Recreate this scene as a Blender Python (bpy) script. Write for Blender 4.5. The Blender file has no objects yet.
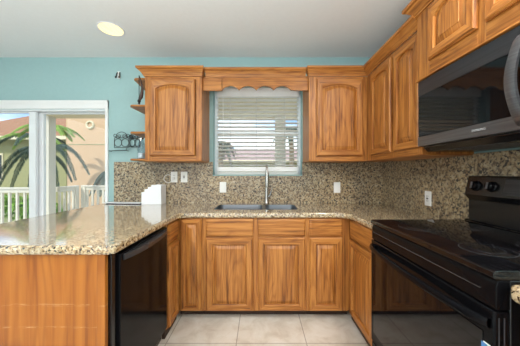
import bpy, bmesh, math, random
from mathutils import Vector, Matrix
R = math.radians
random.seed(7)
S = bpy.context.scene
C = S.collection
H = 1.19            # eye height
D = 2.56            # distance to the back wall
F = 237.6           # focal length in pixels of a 520 px wide frame
CEIL = 2.435
XR = 1.325          # right wall

# ------------------------------------------------------------------ camera
cam = bpy.data.objects.new('camera', bpy.data.cameras.new('camera'))
C.objects.link(cam)
cam.location = (0, 0, H)
cam.rotation_euler = (math.radians(90), 0, 0)
cam.data.sensor_width = 36
cam.data.lens = 36 * F / 520
cam.data.clip_start = 0.02
S.camera = cam
S.view_settings.view_transform = 'Standard'
S.view_settings.look = 'None'
S.view_settings.gamma = 1
S.view_settings.use_curve_mapping = False
S.view_settings.exposure = -0.05

# ------------------------------------------------------------------ world and lights
w = bpy.data.worlds.new('sky'); S.world = w; w.use_nodes = True
nt = w.node_tree; nt.nodes.clear()
wo = nt.nodes.new('ShaderNodeOutputWorld'); bg = nt.nodes.new('ShaderNodeBackground')
tc = nt.nodes.new('ShaderNodeTexCoord'); no = nt.nodes.new('ShaderNodeTexNoise')
mp = nt.nodes.new('ShaderNodeMapping'); mp.inputs['Scale'].default_value = (1, 1, 3.5)
no.inputs['Scale'].default_value = 3.0; no.inputs['Detail'].default_value = 5
cr = nt.nodes.new('ShaderNodeValToRGB')
cr.color_ramp.elements[0].position = 0.38; cr.color_ramp.elements[0].color = (0.20, 0.38, 0.70, 1)
cr.color_ramp.elements[1].position = 0.56; cr.color_ramp.elements[1].color = (0.92, 0.95, 1.0, 1)
nt.links.new(tc.outputs['Generated'], mp.inputs['Vector']); nt.links.new(mp.outputs[0], no.inputs['Vector'])
nt.links.new(no.outputs['Fac'], cr.inputs['Fac']); nt.links.new(cr.outputs[0], bg.inputs['Color'])
bg.inputs['Strength'].default_value = 2.0
nt.links.new(bg.outputs[0], wo.inputs['Surface'])

sun = bpy.data.objects.new('sun', bpy.data.lights.new('sun', 'SUN')); C.objects.link(sun)
sun.data.energy = 3.2; sun.data.angle = 0.01; sun.data.color = (1, 0.95, 0.86)
sun.rotation_euler = (math.radians(50), 0, math.radians(-30))     # from behind the camera, high

def area(name, loc, rot, sx, sy, power, col=(1, 1, 1)):
    l = bpy.data.lights.new(name, 'AREA'); l.shape = 'RECTANGLE'; l.size = sx; l.size_y = sy
    l.energy = power; l.color = col
    o = bpy.data.objects.new(name, l); C.objects.link(o); o.location = loc; o.rotation_euler = rot
    return o
# fill lamp added behind the camera, in front of the closed rear wall
area('rear_fill', (-1.2, -3.3, 1.45), (R(90), 0, 0), 4.0, 2.0, 36, (1, 0.99, 0.98))
# unseen lamp added to brighten the ceiling, aimed straight up
area('ceiling_fill', (-0.5, -0.6, 1.35), (R(180), 0, 0), 1.8, 1.3, 96, (0.91, 0.99, 1))
# unseen lamp near the closed left wall, facing across the room
area('side_lamp', (-3.75, -0.6, 1.3), (R(90), 0, R(-90)), 2.6, 1.9, 24, (0.96, 0.98, 1))
LAMPS = [(-1.288, 2.054), (-1.288, 0.2), (0.85, 0.75), (1.05, -0.9), (-1.288, -1.6), (1.0, -2.0)]
for i, (lx, ly) in enumerate(LAMPS):
    if i == 0: continue      # the one in view is a dim glowing lens, built with its trim below
    l = bpy.data.lights.new('can_light', 'AREA'); l.shape = 'DISK'; l.size = 0.16
    l.energy = 19.0
    l.color = (1, 0.95, 0.88)
    o = bpy.data.objects.new('can_light', l); C.objects.link(o); o.location = (lx, ly, CEIL - 0.008)

# ------------------------------------------------------------------ material helpers
def srgb(r, g, b):
    f = lambda c: (c / 255 / 12.92) if c / 255 <= 0.04045 else ((c / 255 + 0.055) / 1.055) ** 2.4
    return (f(r), f(g), f(b), 1)

def base_mat(name, col=(0.5, 0.5, 0.5, 1), rough=0.5, metal=0.0, spec=0.5):
    m = bpy.data.materials.new(name); m.use_nodes = True
    b = m.node_tree.nodes['Principled BSDF']
    b.inputs['Base Color'].default_value = col
    b.inputs['Roughness'].default_value = rough
    b.inputs['Metallic'].default_value = metal
    b.inputs['Specular IOR Level'].default_value = spec
    return m, m.node_tree, b

def ramp(nt, stops):
    r = nt.nodes.new('ShaderNodeValToRGB')
    e = r.color_ramp.elements
    while len(e) > 1: e.remove(e[-1])
    e[0].position, e[0].color = stops[0]
    for p, c in stops[1:]:
        n = e.new(p); n.color = c
    return r

def noise(nt, vec, scale, detail=3, rough=0.5, dist=0.0):
    n = nt.nodes.new('ShaderNodeTexNoise')
    n.inputs['Scale'].default_value = scale; n.inputs['Detail'].default_value = detail
    n.inputs['Roughness'].default_value = rough; n.inputs['Distortion'].default_value = dist
    nt.links.new(vec, n.inputs['Vector']); return n

def mix(nt, a, b, fac, mode='MIX'):
    m = nt.nodes.new('ShaderNodeMix'); m.data_type = 'RGBA'; m.blend_type = mode
    for s, v in ((m.inputs[6], a), (m.inputs[7], b), (m.inputs[0], fac)):
        if hasattr(v, 'is_output'): nt.links.new(v, s)
        else: s.default_value = v
    return m.outputs[2]

def bump(nt, b, h, strength, dist=0.001):
    bp = nt.nodes.new('ShaderNodeBump'); bp.inputs['Strength'].default_value = strength
    bp.inputs['Distance'].default_value = dist
    nt.links.new(h, bp.inputs['Height']); nt.links.new(bp.outputs[0], b.inputs['Normal'])

def obj_vec(nt, scale=(1, 1, 1), rand=True):
    tc = nt.nodes.new('ShaderNodeTexCoord'); mp = nt.nodes.new('ShaderNodeMapping')
    mp.inputs['Scale'].default_value = scale
    v = tc.outputs['Object']
    if rand:
        oi = nt.nodes.new('ShaderNodeObjectInfo'); mu = nt.nodes.new('ShaderNodeMath'); mu.operation = 'MULTIPLY'
        mu.inputs[1].default_value = 37.0
        nt.links.new(oi.outputs['Random'], mu.inputs[0])
        ad = nt.nodes.new('ShaderNodeVectorMath'); ad.operation = 'ADD'
        nt.links.new(v, ad.inputs[0]); nt.links.new(mu.outputs[0], ad.inputs[1]); v = ad.outputs[0]
    nt.links.new(v, mp.inputs['Vector'])
    return mp.outputs[0]

def wood(name, grain='z', light=(187, 125, 60), mid=(160, 99, 41), dark=(106, 61, 24), rough=0.42, big=1.0):
    m, nt, b = base_mat(name, rough=rough)
    lo, hi = 2.4, 62.0
    sc = {'z': (hi, hi, lo), 'x': (lo, hi, hi), 'y': (hi, lo, hi), 'facing_y': (hi, lo, lo), 'facing_x': (lo, hi, lo), 'rail': (lo, lo, hi)}[grain]
    v = obj_vec(nt, tuple(s * big for s in sc))
    n1 = noise(nt, v, 1.0, 4, 0.65, 0.25)
    r1 = ramp(nt, [(0.32, srgb(*dark)), (0.44, srgb(*mid)), (0.60, srgb(*light))])
    nt.links.new(n1.outputs['Fac'], r1.inputs['Fac'])
    lo2, hi2 = 1.7, 11.0                                  # cathedral figure
    sc2 = {'z': (hi2, hi2, lo2), 'x': (lo2, hi2, hi2), 'y': (hi2, lo2, hi2), 'facing_y': (hi2, lo2, lo2), 'facing_x': (lo2, hi2, lo2), 'rail': (lo2, lo2, hi2)}[grain]
    v2 = obj_vec(nt, tuple(s * big for s in sc2))
    n2 = noise(nt, v2, 0.55, 2, 0.4, 0.3)
    mm = nt.nodes.new('ShaderNodeMath'); mm.operation = 'MULTIPLY'; mm.inputs[1].default_value = 75
    sn = nt.nodes.new('ShaderNodeMath'); sn.operation = 'SINE'
    nt.links.new(n2.outputs['Fac'], mm.inputs[0]); nt.links.new(mm.outputs[0], sn.inputs[0])
    r2 = ramp(nt, [(0.0, (0.72, 0.62, 0.52, 1)), (0.3, (0.96, 0.94, 0.92, 1)), (1.0, (1.05, 1.05, 1.05, 1))])
    mr = nt.nodes.new('ShaderNodeMapRange'); mr.inputs['From Min'].default_value = -1
    nt.links.new(sn.outputs[0], mr.inputs['Value']); nt.links.new(mr.outputs[0], r2.inputs['Fac'])
    c = mix(nt, r1.outputs[0], r2.outputs[0], 0.65, 'MULTIPLY')
    nt.links.new(c, b.inputs['Base Color'])
    bump(nt, b, n1.outputs['Fac'], 0.12)
    return m

def granite(name, scale=1.0, rough=0.1, dim=1.0, coat=0.8, spot=0.44):
    m, nt, b = base_mat(name, rough=rough, spec=0.7)
    b.inputs['Coat Weight'].default_value = coat; b.inputs['Coat Roughness'].default_value = 0.06; b.inputs['Coat IOR'].default_value = 1.65
    v = obj_vec(nt, (scale,) * 3, rand=False)
    n1 = noise(nt, v, 45, 4, 0.65, 0.4)
    r1 = ramp(nt, [(0.30, srgb(104, 82, 60)), (0.42, srgb(172, 146, 110)), (0.52, srgb(204, 184, 150)), (0.68, srgb(226, 214, 190))])
    nt.links.new(n1.outputs['Fac'], r1.inputs['Fac'])
    n2 = noise(nt, v, 70, 3, 0.6, 0.6)
    r2 = ramp(nt, [(0.0, (1, 1, 1, 1)), (spot - 0.03, (1, 1, 1, 1)), (spot, (0, 0, 0, 1))])
    nt.links.new(n2.outputs['Fac'], r2.inputs['Fac'])
    c = mix(nt, r1.outputs[0], srgb(34, 28, 26), r2.outputs[0])
    n3 = noise(nt, v, 60, 2, 0.5, 0.3)
    r3 = ramp(nt, [(0.58, (0, 0, 0, 1)), (0.66, (1, 1, 1, 1))])
    mp2 = nt.nodes.new('ShaderNodeMapping'); mp2.inputs['Location'].default_value = (5, 3, 8)
    nt.links.new(v, mp2.inputs['Vector']); nt.links.new(mp2.outputs[0], n3.inputs['Vector'])
    nt.links.new(n3.outputs['Fac'], r3.inputs['Fac'])
    c = mix(nt, c, srgb(128, 108, 90), r3.outputs[0])
    n4 = noise(nt, v, 5, 2)
    r4 = ramp(nt, [(0.35, (0.80, 0.80, 0.82, 1)), (0.65, (1.06, 1.04, 1.0, 1))])
    nt.links.new(n4.outputs['Fac'], r4.inputs['Fac'])
    c = mix(nt, c, r4.outputs[0], 1.0, 'MULTIPLY')
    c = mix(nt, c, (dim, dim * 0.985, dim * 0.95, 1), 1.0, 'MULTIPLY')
    nt.links.new(c, b.inputs['Base Color'])
    return m

def plain(name, col, rough=0.5, metal=0, spec=0.5, var=0.0, scale=8, bmp=0.0):
    m, nt, b = base_mat(name, col, rough, metal, spec)
    if var or bmp:
        v = obj_vec(nt, rand=False); n = noise(nt, v, scale, 3)
        r = ramp(nt, [(0.3, tuple(c * (1 - var) for c in col[:3]) + (1,)), (0.7, tuple(min(1, c * (1 + var)) for c in col[:3]) + (1,))])
        nt.links.new(n.outputs['Fac'], r.inputs['Fac']); nt.links.new(r.outputs[0], b.inputs['Base Color'])
        if bmp: bump(nt, b, n.outputs['Fac'], bmp)
    return m

def brushed(name, col, rough=0.35, metal=0.85):
    m, nt, b = base_mat(name, col, rough, metal)
    v = obj_vec(nt, (3, 3, 200), rand=False); n = noise(nt, v, 1, 2)
    r = ramp(nt, [(0.3, tuple(c * 0.8 for c in col[:3]) + (1,)), (0.7, tuple(c * 1.2 for c in col[:3]) + (1,))])
    nt.links.new(n.outputs['Fac'], r.inputs['Fac']); nt.links.new(r.outputs[0], b.inputs['Base Color'])
    return m

def glass_mat(name, tint=(0.95, 0.98, 0.98, 1), refl=1.0):
    m = bpy.data.materials.new(name); m.use_nodes = True; nt = m.node_tree; nt.nodes.clear()
    o = nt.nodes.new('ShaderNodeOutputMaterial'); t = nt.nodes.new('ShaderNodeBsdfTransparent')
    g = nt.nodes.new('ShaderNodeBsdfGlossy'); g.inputs['Roughness'].default_value = 0.02
    lw = nt.nodes.new('ShaderNodeLayerWeight'); lw.inputs['Blend'].default_value = 0.5
    pw = nt.nodes.new('ShaderNodeMath'); pw.operation = 'POWER'; pw.inputs[1].default_value = 5
    f = nt.nodes.new('ShaderNodeMath'); f.operation = 'MULTIPLY_ADD'; f.inputs[1].default_value = 0.95; f.inputs[2].default_value = 0.04
    nt.links.new(lw.outputs['Facing'], pw.inputs[0]); nt.links.new(pw.outputs[0], f.inputs[0])
    mx = nt.nodes.new('ShaderNodeMixShader'); t.inputs['Color'].default_value = tint
    nt.links.new(f.outputs[0], mx.inputs[0]); nt.links.new(t.outputs[0], mx.inputs[1]); nt.links.new(g.outputs[0], mx.inputs[2])
    nt.links.new(mx.outputs[0], o.inputs['Surface']); return m

def emit_mat(name, col, st):
    m, nt, b = base_mat(name, col)
    b.inputs['Emission Color'].default_value = col; b.inputs['Emission Strength'].default_value = st
    return m

def floor_mat():
    m, nt, b = base_mat('travertine_tile', rough=0.3)
    v = obj_vec(nt, rand=False)
    mp = nt.nodes.new('ShaderNodeMapping'); mp.inputs['Location'].default_value = (0.165 + 4.9, -1.66 + 4.9, 0)
    nt.links.new(v, mp.inputs['Vector'])
    bk = nt.nodes.new('ShaderNodeTexBrick'); bk.offset = 0; bk.squash = 1
    bk.inputs['Scale'].default_value = 1; bk.inputs['Brick Width'].default_value = 0.49
    bk.inputs['Row Height'].default_value = 0.49; bk.inputs['Mortar Size'].default_value = 0.0035
    bk.inputs['Mortar Smooth'].default_value = 0.2
    bk.inputs['Color1'].default_value = (1, 1, 1, 1); bk.inputs['Color2'].default_value = (0.95, 0.95, 0.95, 1)
    bk.inputs['Mortar'].default_value = (0.52, 0.48, 0.44, 1)
    nt.links.new(mp.outputs[0], bk.inputs['Vector'])
    n = noise(nt, v, 7, 6, 0.65, 0.5)
    r = ramp(nt, [(0.3, srgb(196, 184, 168)), (0.5, srgb(215, 206, 193)), (0.7, srgb(226, 220, 211))])
    nt.links.new(n.outputs['Fac'], r.inputs['Fac'])
    c = mix(nt, r.outputs[0], bk.outputs['Color'], 1.0, 'MULTIPLY')
    nt.links.new(c, b.inputs['Base Color'])
    return m

def panel_wood():
    """maple veneer end panel with pale scrape marks worn across it"""
    m = wood('veneer_panel', 'z', (168, 102, 34), (155, 89, 24), (138, 76, 18), 0.35, 0.5)
    nt = m.node_tree; b = nt.nodes['Principled BSDF']
    old = b.inputs['Base Color'].links[0].from_socket
    tc = nt.nodes.new('ShaderNodeTexCoord'); sp = nt.nodes.new('ShaderNodeSeparateXYZ')
    nt.links.new(tc.outputs['Object'], sp.inputs[0])
    def band(zc, hw):
        a = nt.nodes.new('ShaderNodeMath'); a.operation = 'SUBTRACT'; a.inputs[1].default_value = zc
        nt.links.new(sp.outputs['Z'], a.inputs[0])
        c = nt.nodes.new('ShaderNodeMath'); c.operation = 'ABSOLUTE'; nt.links.new(a.outputs[0], c.inputs[0])
        d = nt.nodes.new('ShaderNodeMapRange'); d.inputs['From Min'].default_value = 0; d.inputs['From Max'].default_value = hw
        d.inputs['To Min'].default_value = 1; d.inputs['To Max'].default_value = 0
        nt.links.new(c.outputs[0], d.inputs['Value']); return d.outputs[0]
    ad = nt.nodes.new('ShaderNodeMath'); ad.operation = 'ADD'
    nt.links.new(band(0.50, 0.006), ad.inputs[0]); nt.links.new(band(0.60, 0.009), ad.inputs[1])
    v = obj_vec(nt, (14, 14, 90), rand=False); n = noise(nt, v, 1, 3, 0.7)
    r = ramp(nt, [(0.5, (0, 0, 0, 1)), (0.72, (0.5, 0.5, 0.5, 1))]); nt.links.new(n.outputs['Fac'], r.inputs['Fac'])
    mu = nt.nodes.new('ShaderNodeMath'); mu.operation = 'MULTIPLY'
    nt.links.new(ad.outputs[0], mu.inputs[0]); nt.links.new(r.outputs[0], mu.inputs[1])
    nt.links.new(mix(nt, old, srgb(226, 190, 146), mu.outputs[0]), b.inputs['Base Color'])
    return m

M = dict(
    oak=wood('honey_oak', 'z'), oak_fy=wood('honey_oak_upright', 'facing_y'), oak_fx=wood('honey_oak_upright_side', 'facing_x'), oak_r=wood('honey_oak_rail', 'rail'), oak_x=wood('honey_oak_across', 'x'), oak_y=wood('honey_oak_along', 'y'),
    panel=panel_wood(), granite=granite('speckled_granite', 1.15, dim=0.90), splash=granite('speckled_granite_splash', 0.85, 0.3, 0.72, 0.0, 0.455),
    toe=plain('toe_kick_brown', srgb(52, 30, 16), 0.6, var=0.1),
    teal=plain('teal_wall_paint', srgb(157, 190, 192), 0.75, var=0.015, scale=30, bmp=0.05),
    ceil=plain('ceiling_paint', srgb(232, 233, 235), 0.9, var=0.01, scale=40, bmp=0.1),
    white=plain('white_paint', srgb(236, 237, 238), 0.4, var=0.01),
    frame=plain('white_vinyl', srgb(232, 236, 240), 0.35, var=0.01),
    plastic=plain('white_plastic', srgb(240, 240, 238), 0.3, var=0.005),
    slat=plain('blind_slat', srgb(252, 252, 250), 0.4, var=0.01),
    slot=plain('dark_slot', srgb(60, 60, 62), 0.5, var=0.02),
    black=plain('black_enamel', (0.005, 0.005, 0.006, 1), 0.12, spec=0.1, var=0.05),
    blackglass=plain('black_glass', (0.004, 0.004, 0.005, 1), 0.04, spec=0.35, var=0.02),
    blacksat=plain('black_satin', (0.006, 0.006, 0.007, 1), 0.22, var=0.05),
    steelblk=brushed('dark_stainless', (0.05, 0.052, 0.058, 1), 0.3, 0.6),
    steelband=brushed('grey_stainless_band', (0.15, 0.15, 0.16, 1), 0.3, 0.8),
    steel=plain('stainless', (0.36, 0.38, 0.42, 1), 0.33, metal=1.0, var=0.03),
    nickel=plain('brushed_nickel', (0.50, 0.49, 0.47, 1), 0.25, metal=1.0, var=0.03),
    handle_grey=plain('charcoal_handle', (0.035, 0.036, 0.04, 1), 0.25, var=0.03),
    ring=plain('burner_ring', (0.05, 0.05, 0.055, 1), 0.2, var=0.02),
    mark=plain('grey_marking', (0.45, 0.46, 0.48, 1), 0.4, var=0.02),
    iron=plain('wrought_iron', (0.012, 0.012, 0.014, 1), 0.45, var=0.1, bmp=0.2),
    horn=plain('dark_brown_horn', srgb(62, 36, 24), 0.4, var=0.2, scale=30),
    floor=floor_mat(), glass=glass_mat('window_glass'), jar=glass_mat('jar_glass', (0.86, 0.9, 0.92, 1)),
    salt=plain('white_filling', srgb(240, 240, 242), 0.8, var=0.05, scale=60),
    paper=plain('white_paper', srgb(240, 243, 248), 0.6, var=0.01),
    navy=plain('navy_cover', srgb(28, 40, 92), 0.4, var=0.05),
    cord=plain('white_cord', srgb(226, 224, 222), 0.4, var=0.01),
    lamp=emit_mat('warm_lamp', (1.0, 0.84, 0.48, 1), 1.05),
    stucco=plain('beige_stucco', srgb(206, 170, 134), 0.9, var=0.03, scale=6, bmp=0.3),
    khaki=plain('khaki_stucco', srgb(160, 156, 112), 0.9, var=0.05, bmp=0.2),
    cream=plain('cream_stucco', srgb(226, 214, 182), 0.9, var=0.03, bmp=0.2),
    soffit=plain('soffit_paint', srgb(222, 204, 168), 0.8, var=0.02),
    rail=plain('railing_paint', srgb(214, 206, 190), 0.6, var=0.02),
    shingle=plain('brown_roof_shingle', srgb(158, 112, 82), 0.9, var=0.25, scale=14),
    pinkroof=plain('dusty_pink_roof', srgb(168, 140, 136), 0.9, var=0.15, scale=14),
    frond=plain('palm_green', srgb(58, 74, 56), 0.6, var=0.3, scale=4),
    frond2=plain('bright_palm_green', srgb(140, 168, 66), 0.6, var=0.3, scale=4),
    shrub=plain('shrub_green', srgb(120, 158, 58), 0.7, var=0.45, scale=9),
    trunk=plain('palm_trunk', srgb(128, 112, 90), 0.9, var=0.2, bmp=0.4),
    ground=plain('lawn', srgb(150, 150, 108), 0.95, var=0.2, scale=3),
    deck=plain('deck_concrete', srgb(222, 216, 206), 0.8, var=0.05),
    bluelabel=plain('blue_print', srgb(70, 130, 190), 0.4, var=0.02),
    led=emit_mat('clock_display', (0.02, 0.03, 0.035, 1), 0.1),
)

sl_ = M['slat'].node_tree; tr = sl_.nodes.new('ShaderNodeBsdfTranslucent'); mxs = sl_.nodes.new('ShaderNodeMixShader'); mxs.inputs[0].default_value = 0.5
tr.inputs['Color'].default_value = (0.95, 0.95, 0.92, 1)
sl_.links.new(sl_.nodes['Principled BSDF'].outputs[0], mxs.inputs[1]); sl_.links.new(tr.outputs[0], mxs.inputs[2])
sl_.links.new(mxs.outputs[0], sl_.nodes['Material Output'].inputs['Surface'])

# ------------------------------------------------------------------ mesh builder (world coordinates)
class MB:
    def __init__(s): s.v = []; s.f = []; s.m = []
    def add(s, vs, fs, mi=0):
        n = len(s.v); s.v += [tuple(p) for p in vs]
        for f in fs: s.f.append([i + n for i in f]); s.m.append(mi)
    def box(s, x0, x1, y0, y1, z0, z1, mi=0):
        if x0 > x1: x0, x1 = x1, x0
        if y0 > y1: y0, y1 = y1, y0
        vs = [(x, y, z) for z in (z0, z1) for y in (y0, y1) for x in (x0, x1)]
        s.add(vs, [(0, 2, 3, 1), (4, 5, 7, 6), (0, 1, 5, 4), (2, 6, 7, 3), (0, 4, 6, 2), (1, 3, 7, 5)], mi); return s
    def prism(s, pts, off, mi=0):
        n = len(pts); off = Vector(off); a = [Vector(p) for p in pts]
        s.add([*a, *[p + off for p in a]], [list(range(n))[::-1], [n + i for i in range(n)]] + [(i, (i + 1) % n, n + (i + 1) % n, n + i) for i in range(n)], mi); return s
    def loops(s, L, mi=0, cap0=True, cap1=True, mis=None):
        n = len(L[0]); vs = [p for l in L for p in l]; base = len(s.v); s.v += [tuple(p) for p in vs]
        for k in range(len(L) - 1):
            for i in range(n):
                j = (i + 1) % n
                s.f.append([base + k * n + i, base + k * n + j, base + (k + 1) * n + j, base + (k + 1) * n + i])
                s.m.append(mis(i) if mis else mi)
        if cap0: s.f.append([base + i for i in range(n)][::-1]); s.m.append(mi)
        if cap1: s.f.append([base + (len(L) - 1) * n + i for i in range(n)]); s.m.append(mi)
        return s
    def tube(s, path, r, n=8, mi=0):
        P = [Vector(p) for p in path]; L = []; rs = r if isinstance(r, (list, tuple)) else [r] * len(P)
        up = None
        for i, p in enumerate(P):
            t = (P[min(i + 1, len(P) - 1)] - P[max(i - 1, 0)])
            if t.length < 1e-9: t = Vector((0, 0, 1))
            t.normalize()
            if up is None: up = Vector((0, 0, 1)) if abs(t.z) < 0.9 else Vector((1, 0, 0))
            a = t.cross(up)
            if a.length < 1e-4: up = Vector((0.3, 0.7, 0.2)); a = t.cross(up)
            a.normalize(); b = a.cross(t).normalized(); up = b
            L.append([p + (a * math.cos(2 * math.pi * k / n) + b * math.sin(2 * math.pi * k / n)) * rs[i] for k in range(n)])
        return s.loops(L, mi)
    def lathe(s, prof, c, axis=(0, 0, 1), n=24, mi=0):
        ax = Vector(axis).normalized(); u = Vector((1, 0, 0)) if abs(ax.x) < 0.9 else Vector((0, 0, 1))
        u = (u - ax * u.dot(ax)).normalized(); v = ax.cross(u); c = Vector(c)
        L = [[c + ax * h + (u * math.cos(2 * math.pi * k / n) + v * math.sin(2 * math.pi * k / n)) * max(r, 1e-4) for k in range(n)] for r, h in prof]
        return s.loops(L, mi)
    def build(s, name, mats, parent=None, bevel=0.0, angle=35, fix=True):
        me = bpy.data.meshes.new(name)
        org = Vector(parent['org']) if parent and 'org' in parent else Vector((0, 0, 0))
        me.from_pydata([Vector(p) - org for p in s.v], [], s.f)
        if not isinstance(mats, (list, tuple)): mats = [mats]
        for m in mats: me.materials.append(M[m] if isinstance(m, str) else m)
        for i, p in enumerate(me.polygons): p.material_index = s.m[i]
        if fix:
            bm = bmesh.new(); bm.from_mesh(me); bmesh.ops.recalc_face_normals(bm, faces=bm.faces[:]); bm.to_mesh(me); bm.free()
        for p in me.polygons: p.use_smooth = True
        me.set_sharp_from_angle(angle=R(angle))
        o = bpy.data.objects.new(name, me); C.objects.link(o)
        if parent: o.parent = parent
        if bevel:
            md = o.modifiers.new('edge', 'BEVEL'); md.width = bevel; md.segments = 2; md.limit_method = 'ANGLE'; md.angle_limit = R(40)
        ORG[o.name] = org
        if parent: o['org'] = tuple(org)
        return o
ORG = {}

def tag(o, label, cat, group=None, kind=None):
    if label: o['label'] = label
    if cat: o['category'] = cat
    if group: o['group'] = group
    if kind: o['kind'] = kind
    return o
def thing(name, label, cat, loc, group=None, kind=None):
    o = bpy.data.objects.new(name, None); C.objects.link(o); o.empty_display_size = 0.05
    o.location = loc; o['org'] = tuple(loc)
    return tag(o, label, cat, group, kind)
def struct(name, mb, mat, label, parent=None, **k):
    o = mb.build(name, mat, parent, **k); o['kind'] = 'structure'
    if label: o['label'] = label
    return o

class Fr:
    """a cabinet face: u along the face, z up, n out of it"""
    def __init__(s, O, u, n): s.O = Vector((*O, 0)); s.u = Vector((*u, 0)); s.n = Vector((*n, 0))
    def p(s, a, z, c): q = s.O + s.u * a + s.n * c; return Vector((q.x, q.y, z))
    def box(s, mb, a0, a1, z0, z1, c0, c1, mi=0):
        p, q = s.p(a0, z0, c0), s.p(a1, z1, c1); mb.box(p.x, q.x, p.y, q.y, z0, z1, mi)
FB = Fr((0, 1.94), (1, 0), (0, -1))        # base run on the back wall
FRt = Fr((0.735, 0), (0, 1), (-1, 0))      # base run on the right wall
FL = Fr((-0.67, 0), (0, 1), (1, 0))        # peninsula run
UB = Fr((0, 2.23), (1, 0), (0, -1))        # wall cabinets on the back wall
UR = Fr((1.005, 0), (0, 1), (-1, 0))       # wall cabinets on the right wall
UM = Fr((0.97, 0), (0, 1), (-1, 0))        # cabinet above the microwave

def rails(fr): return 'oak_r'
def stiles_mat(fr): return 'oak_fy' if abs(fr.u.x) > 0.5 else 'oak_fx'

def door(fr, a0, a1, z0, z1, parent, arch=0.0, stile=0.052, name='door', t=0.022, flat=False):
    """raised panel door: frame ring mesh + raised_panel child"""
    if a0 > a1: a0, a1 = a1, a0
    n = 14
    def ring(ins, c, top_only_arch=True, outer=False, ar=arch):
        A0, A1, Z0, Z1 = a0 + ins, a1 - ins, z0 + ins, z1 - ins
        if ar and not outer: Z1 = z1 - ins - ar
        pts = [(A0, Z0), (A1, Z0)]
        pts += [(A1 + (A0 - A1) * k / n, Z1 + (ar * math.sin(math.pi * k / n) ** 0.8 if (ar and not outer) else 0)) for k in range(n + 1)]
        return [fr.p(a, z, c) for a, z in pts]
    mb = MB()
    o0, s = 0.0030, stile
    mis = lambda i: 1 if (i == 0 or 2 <= i < 2 + n) else 0
    mb.loops([ring(0, o0, outer=True), ring(0, t - 0.010, outer=True), ring(0.004, t - 0.007, outer=True), ring(0.008, t - 0.0035, outer=True), ring(0.009, t, outer=True),
              ring(s - 0.005, t), ring(s - 0.001, t - 0.003), ring(s, t - 0.008), ring(s, t - 0.0155)], mis=mis, cap1=False)
    d = mb.build(name, [stiles_mat(fr), rails(fr)], parent)
    pm = MB(); b = 0.0 if flat else 0.026
    pm.loops([ring(s - 0.001, t - 0.015), ring(s + 0.007, t - 0.015), ring(s + 0.009, t - 0.0125), ring(s + 0.009 + b, t - 0.004), ring(s + 0.010 + b, t - 0.0015)], cap0=False)
    pm.build('raised_panel', stiles_mat(fr), d, fix=True)
    return d

def drawer(fr, a0, a1, z0, z1, parent):
    mb = MB()
    def rg(i, c): return [fr.p(a0 + i, z0 + i, c), fr.p(a1 - i, z0 + i, c), fr.p(a1 - i, z1 - i, c), fr.p(a0 + i, z1 - i, c)]
    mb.loops([rg(0, 0.0006), rg(0, 0.010), rg(0.003, 0.013), rg(0.008, 0.0145), rg(0.012, 0.019)])
    return mb.build('drawer', rails(fr), parent)

def carcass(fr, a0, a1, z0, z1, depth, parent, stiles, rz, t=0.018, mat='oak', top=True, back=True):
    """open box behind a face frame"""
    mb = MB()
    fr.box(mb, a0, a0 + t, z0, z1, -depth, -0.019)
    fr.box(mb, a1 - t, a1, z0, z1, -depth, -0.019)
    fr.box(mb, a0 + t, a1 - t, z0, z0 + t, -depth, -0.019)
    if top: fr.box(mb, a0 + t, a1 - t, z1 - t, z1, -depth, -0.019)
    if back: fr.box(mb, a0 + t, a1 - t, z0 + t, z1 - t, -depth, -depth + 0.006)
    o = mb.build('body', mat, parent)
    fm = MB()
    for (s0, s1) in stiles: fr.box(fm, s0, s1, z0, z1, -0.019, 0, 0)
    for k in range(len(stiles) - 1):
        for (r0, r1) in rz: fr.box(fm, stiles[k][1], stiles[k + 1][0], r0, r1, -0.019, 0, 1)
    f = fm.build('face_frame', [stiles_mat(fr), rails(fr)], parent, bevel=0.0012)
    return o

def toe(fr, a0, a1, parent, rec=0.06):
    mb = MB(); fr.box(mb, a0, a1, 0.001, 0.065, -rec - 0.02, -rec); mb.build('toe_kick', 'toe', parent)

def sweep(mb, prof, path, z0):
    """prof: (out, z) points; path: (x, y, ox, oy) with offset directions"""
    L = [[Vector((x + ox * o, y + oy * o, z0 + z)) for o, z in prof] for x, y, ox, oy in path]
    mb.loops(L)
CROWN = [(0, 0), (0.010, 0), (0.012, 0.010), (0.018, 0.014), (0.020, 0.022), (0.040, 0.044), (0.046, 0.052), (0.054, 0.054), (0.060, 0.060), (0.060, 0.077), (0, 0.077)]
CROWN = [(o + 0.0008 if o == 0 else o, z) for o, z in CROWN]

# ================================================================== SETTING
WT = 0.14
# back wall with the window opening and the patio door opening
WX0, WX1, WZ0, WZ1 = -0.506, 0.453, H - 0.03, H + 0.93
DX0, DX1, DZ1 = -3.45, -1.660, H + 0.69
mb = MB()
for a, b_, c, d in ((-4.2, DX0, 0, CEIL), (DX0, DX1, DZ1, CEIL), (DX1, WX0, 0, CEIL), (WX0, WX1, 0, WZ0), (WX0, WX1, WZ1, CEIL), (WX1, XR + 0.12, 0, CEIL)):
    mb.box(a, b_, D, D + WT, c, d)
struct('wall_back', mb, 'teal', 'pale teal painted kitchen wall')
struct('wall_right', MB().box(XR, XR + 0.12, -3.6, D, 0, CEIL), 'teal', 'teal wall behind the range and microwave')
struct('wall_left', MB().box(-4.2, -4.08, -3.6, D, 0, CEIL), 'teal', None)
struct('wall_rear', MB().box(-4.2, XR + 0.12, -3.72, -3.6, 0, CEIL), 'ceil', None)
struct('floor', MB().box(-4.2, XR, -3.6, D + WT, -0.1, 0), 'floor', 'beige travertine look floor tiles')
mb = MB(); 
struct('ceiling', MB().box(-4.2, XR + 0.12, -3.6, D + WT, CEIL, CEIL + 0.12), 'ceil', 'smooth off white ceiling')

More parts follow.
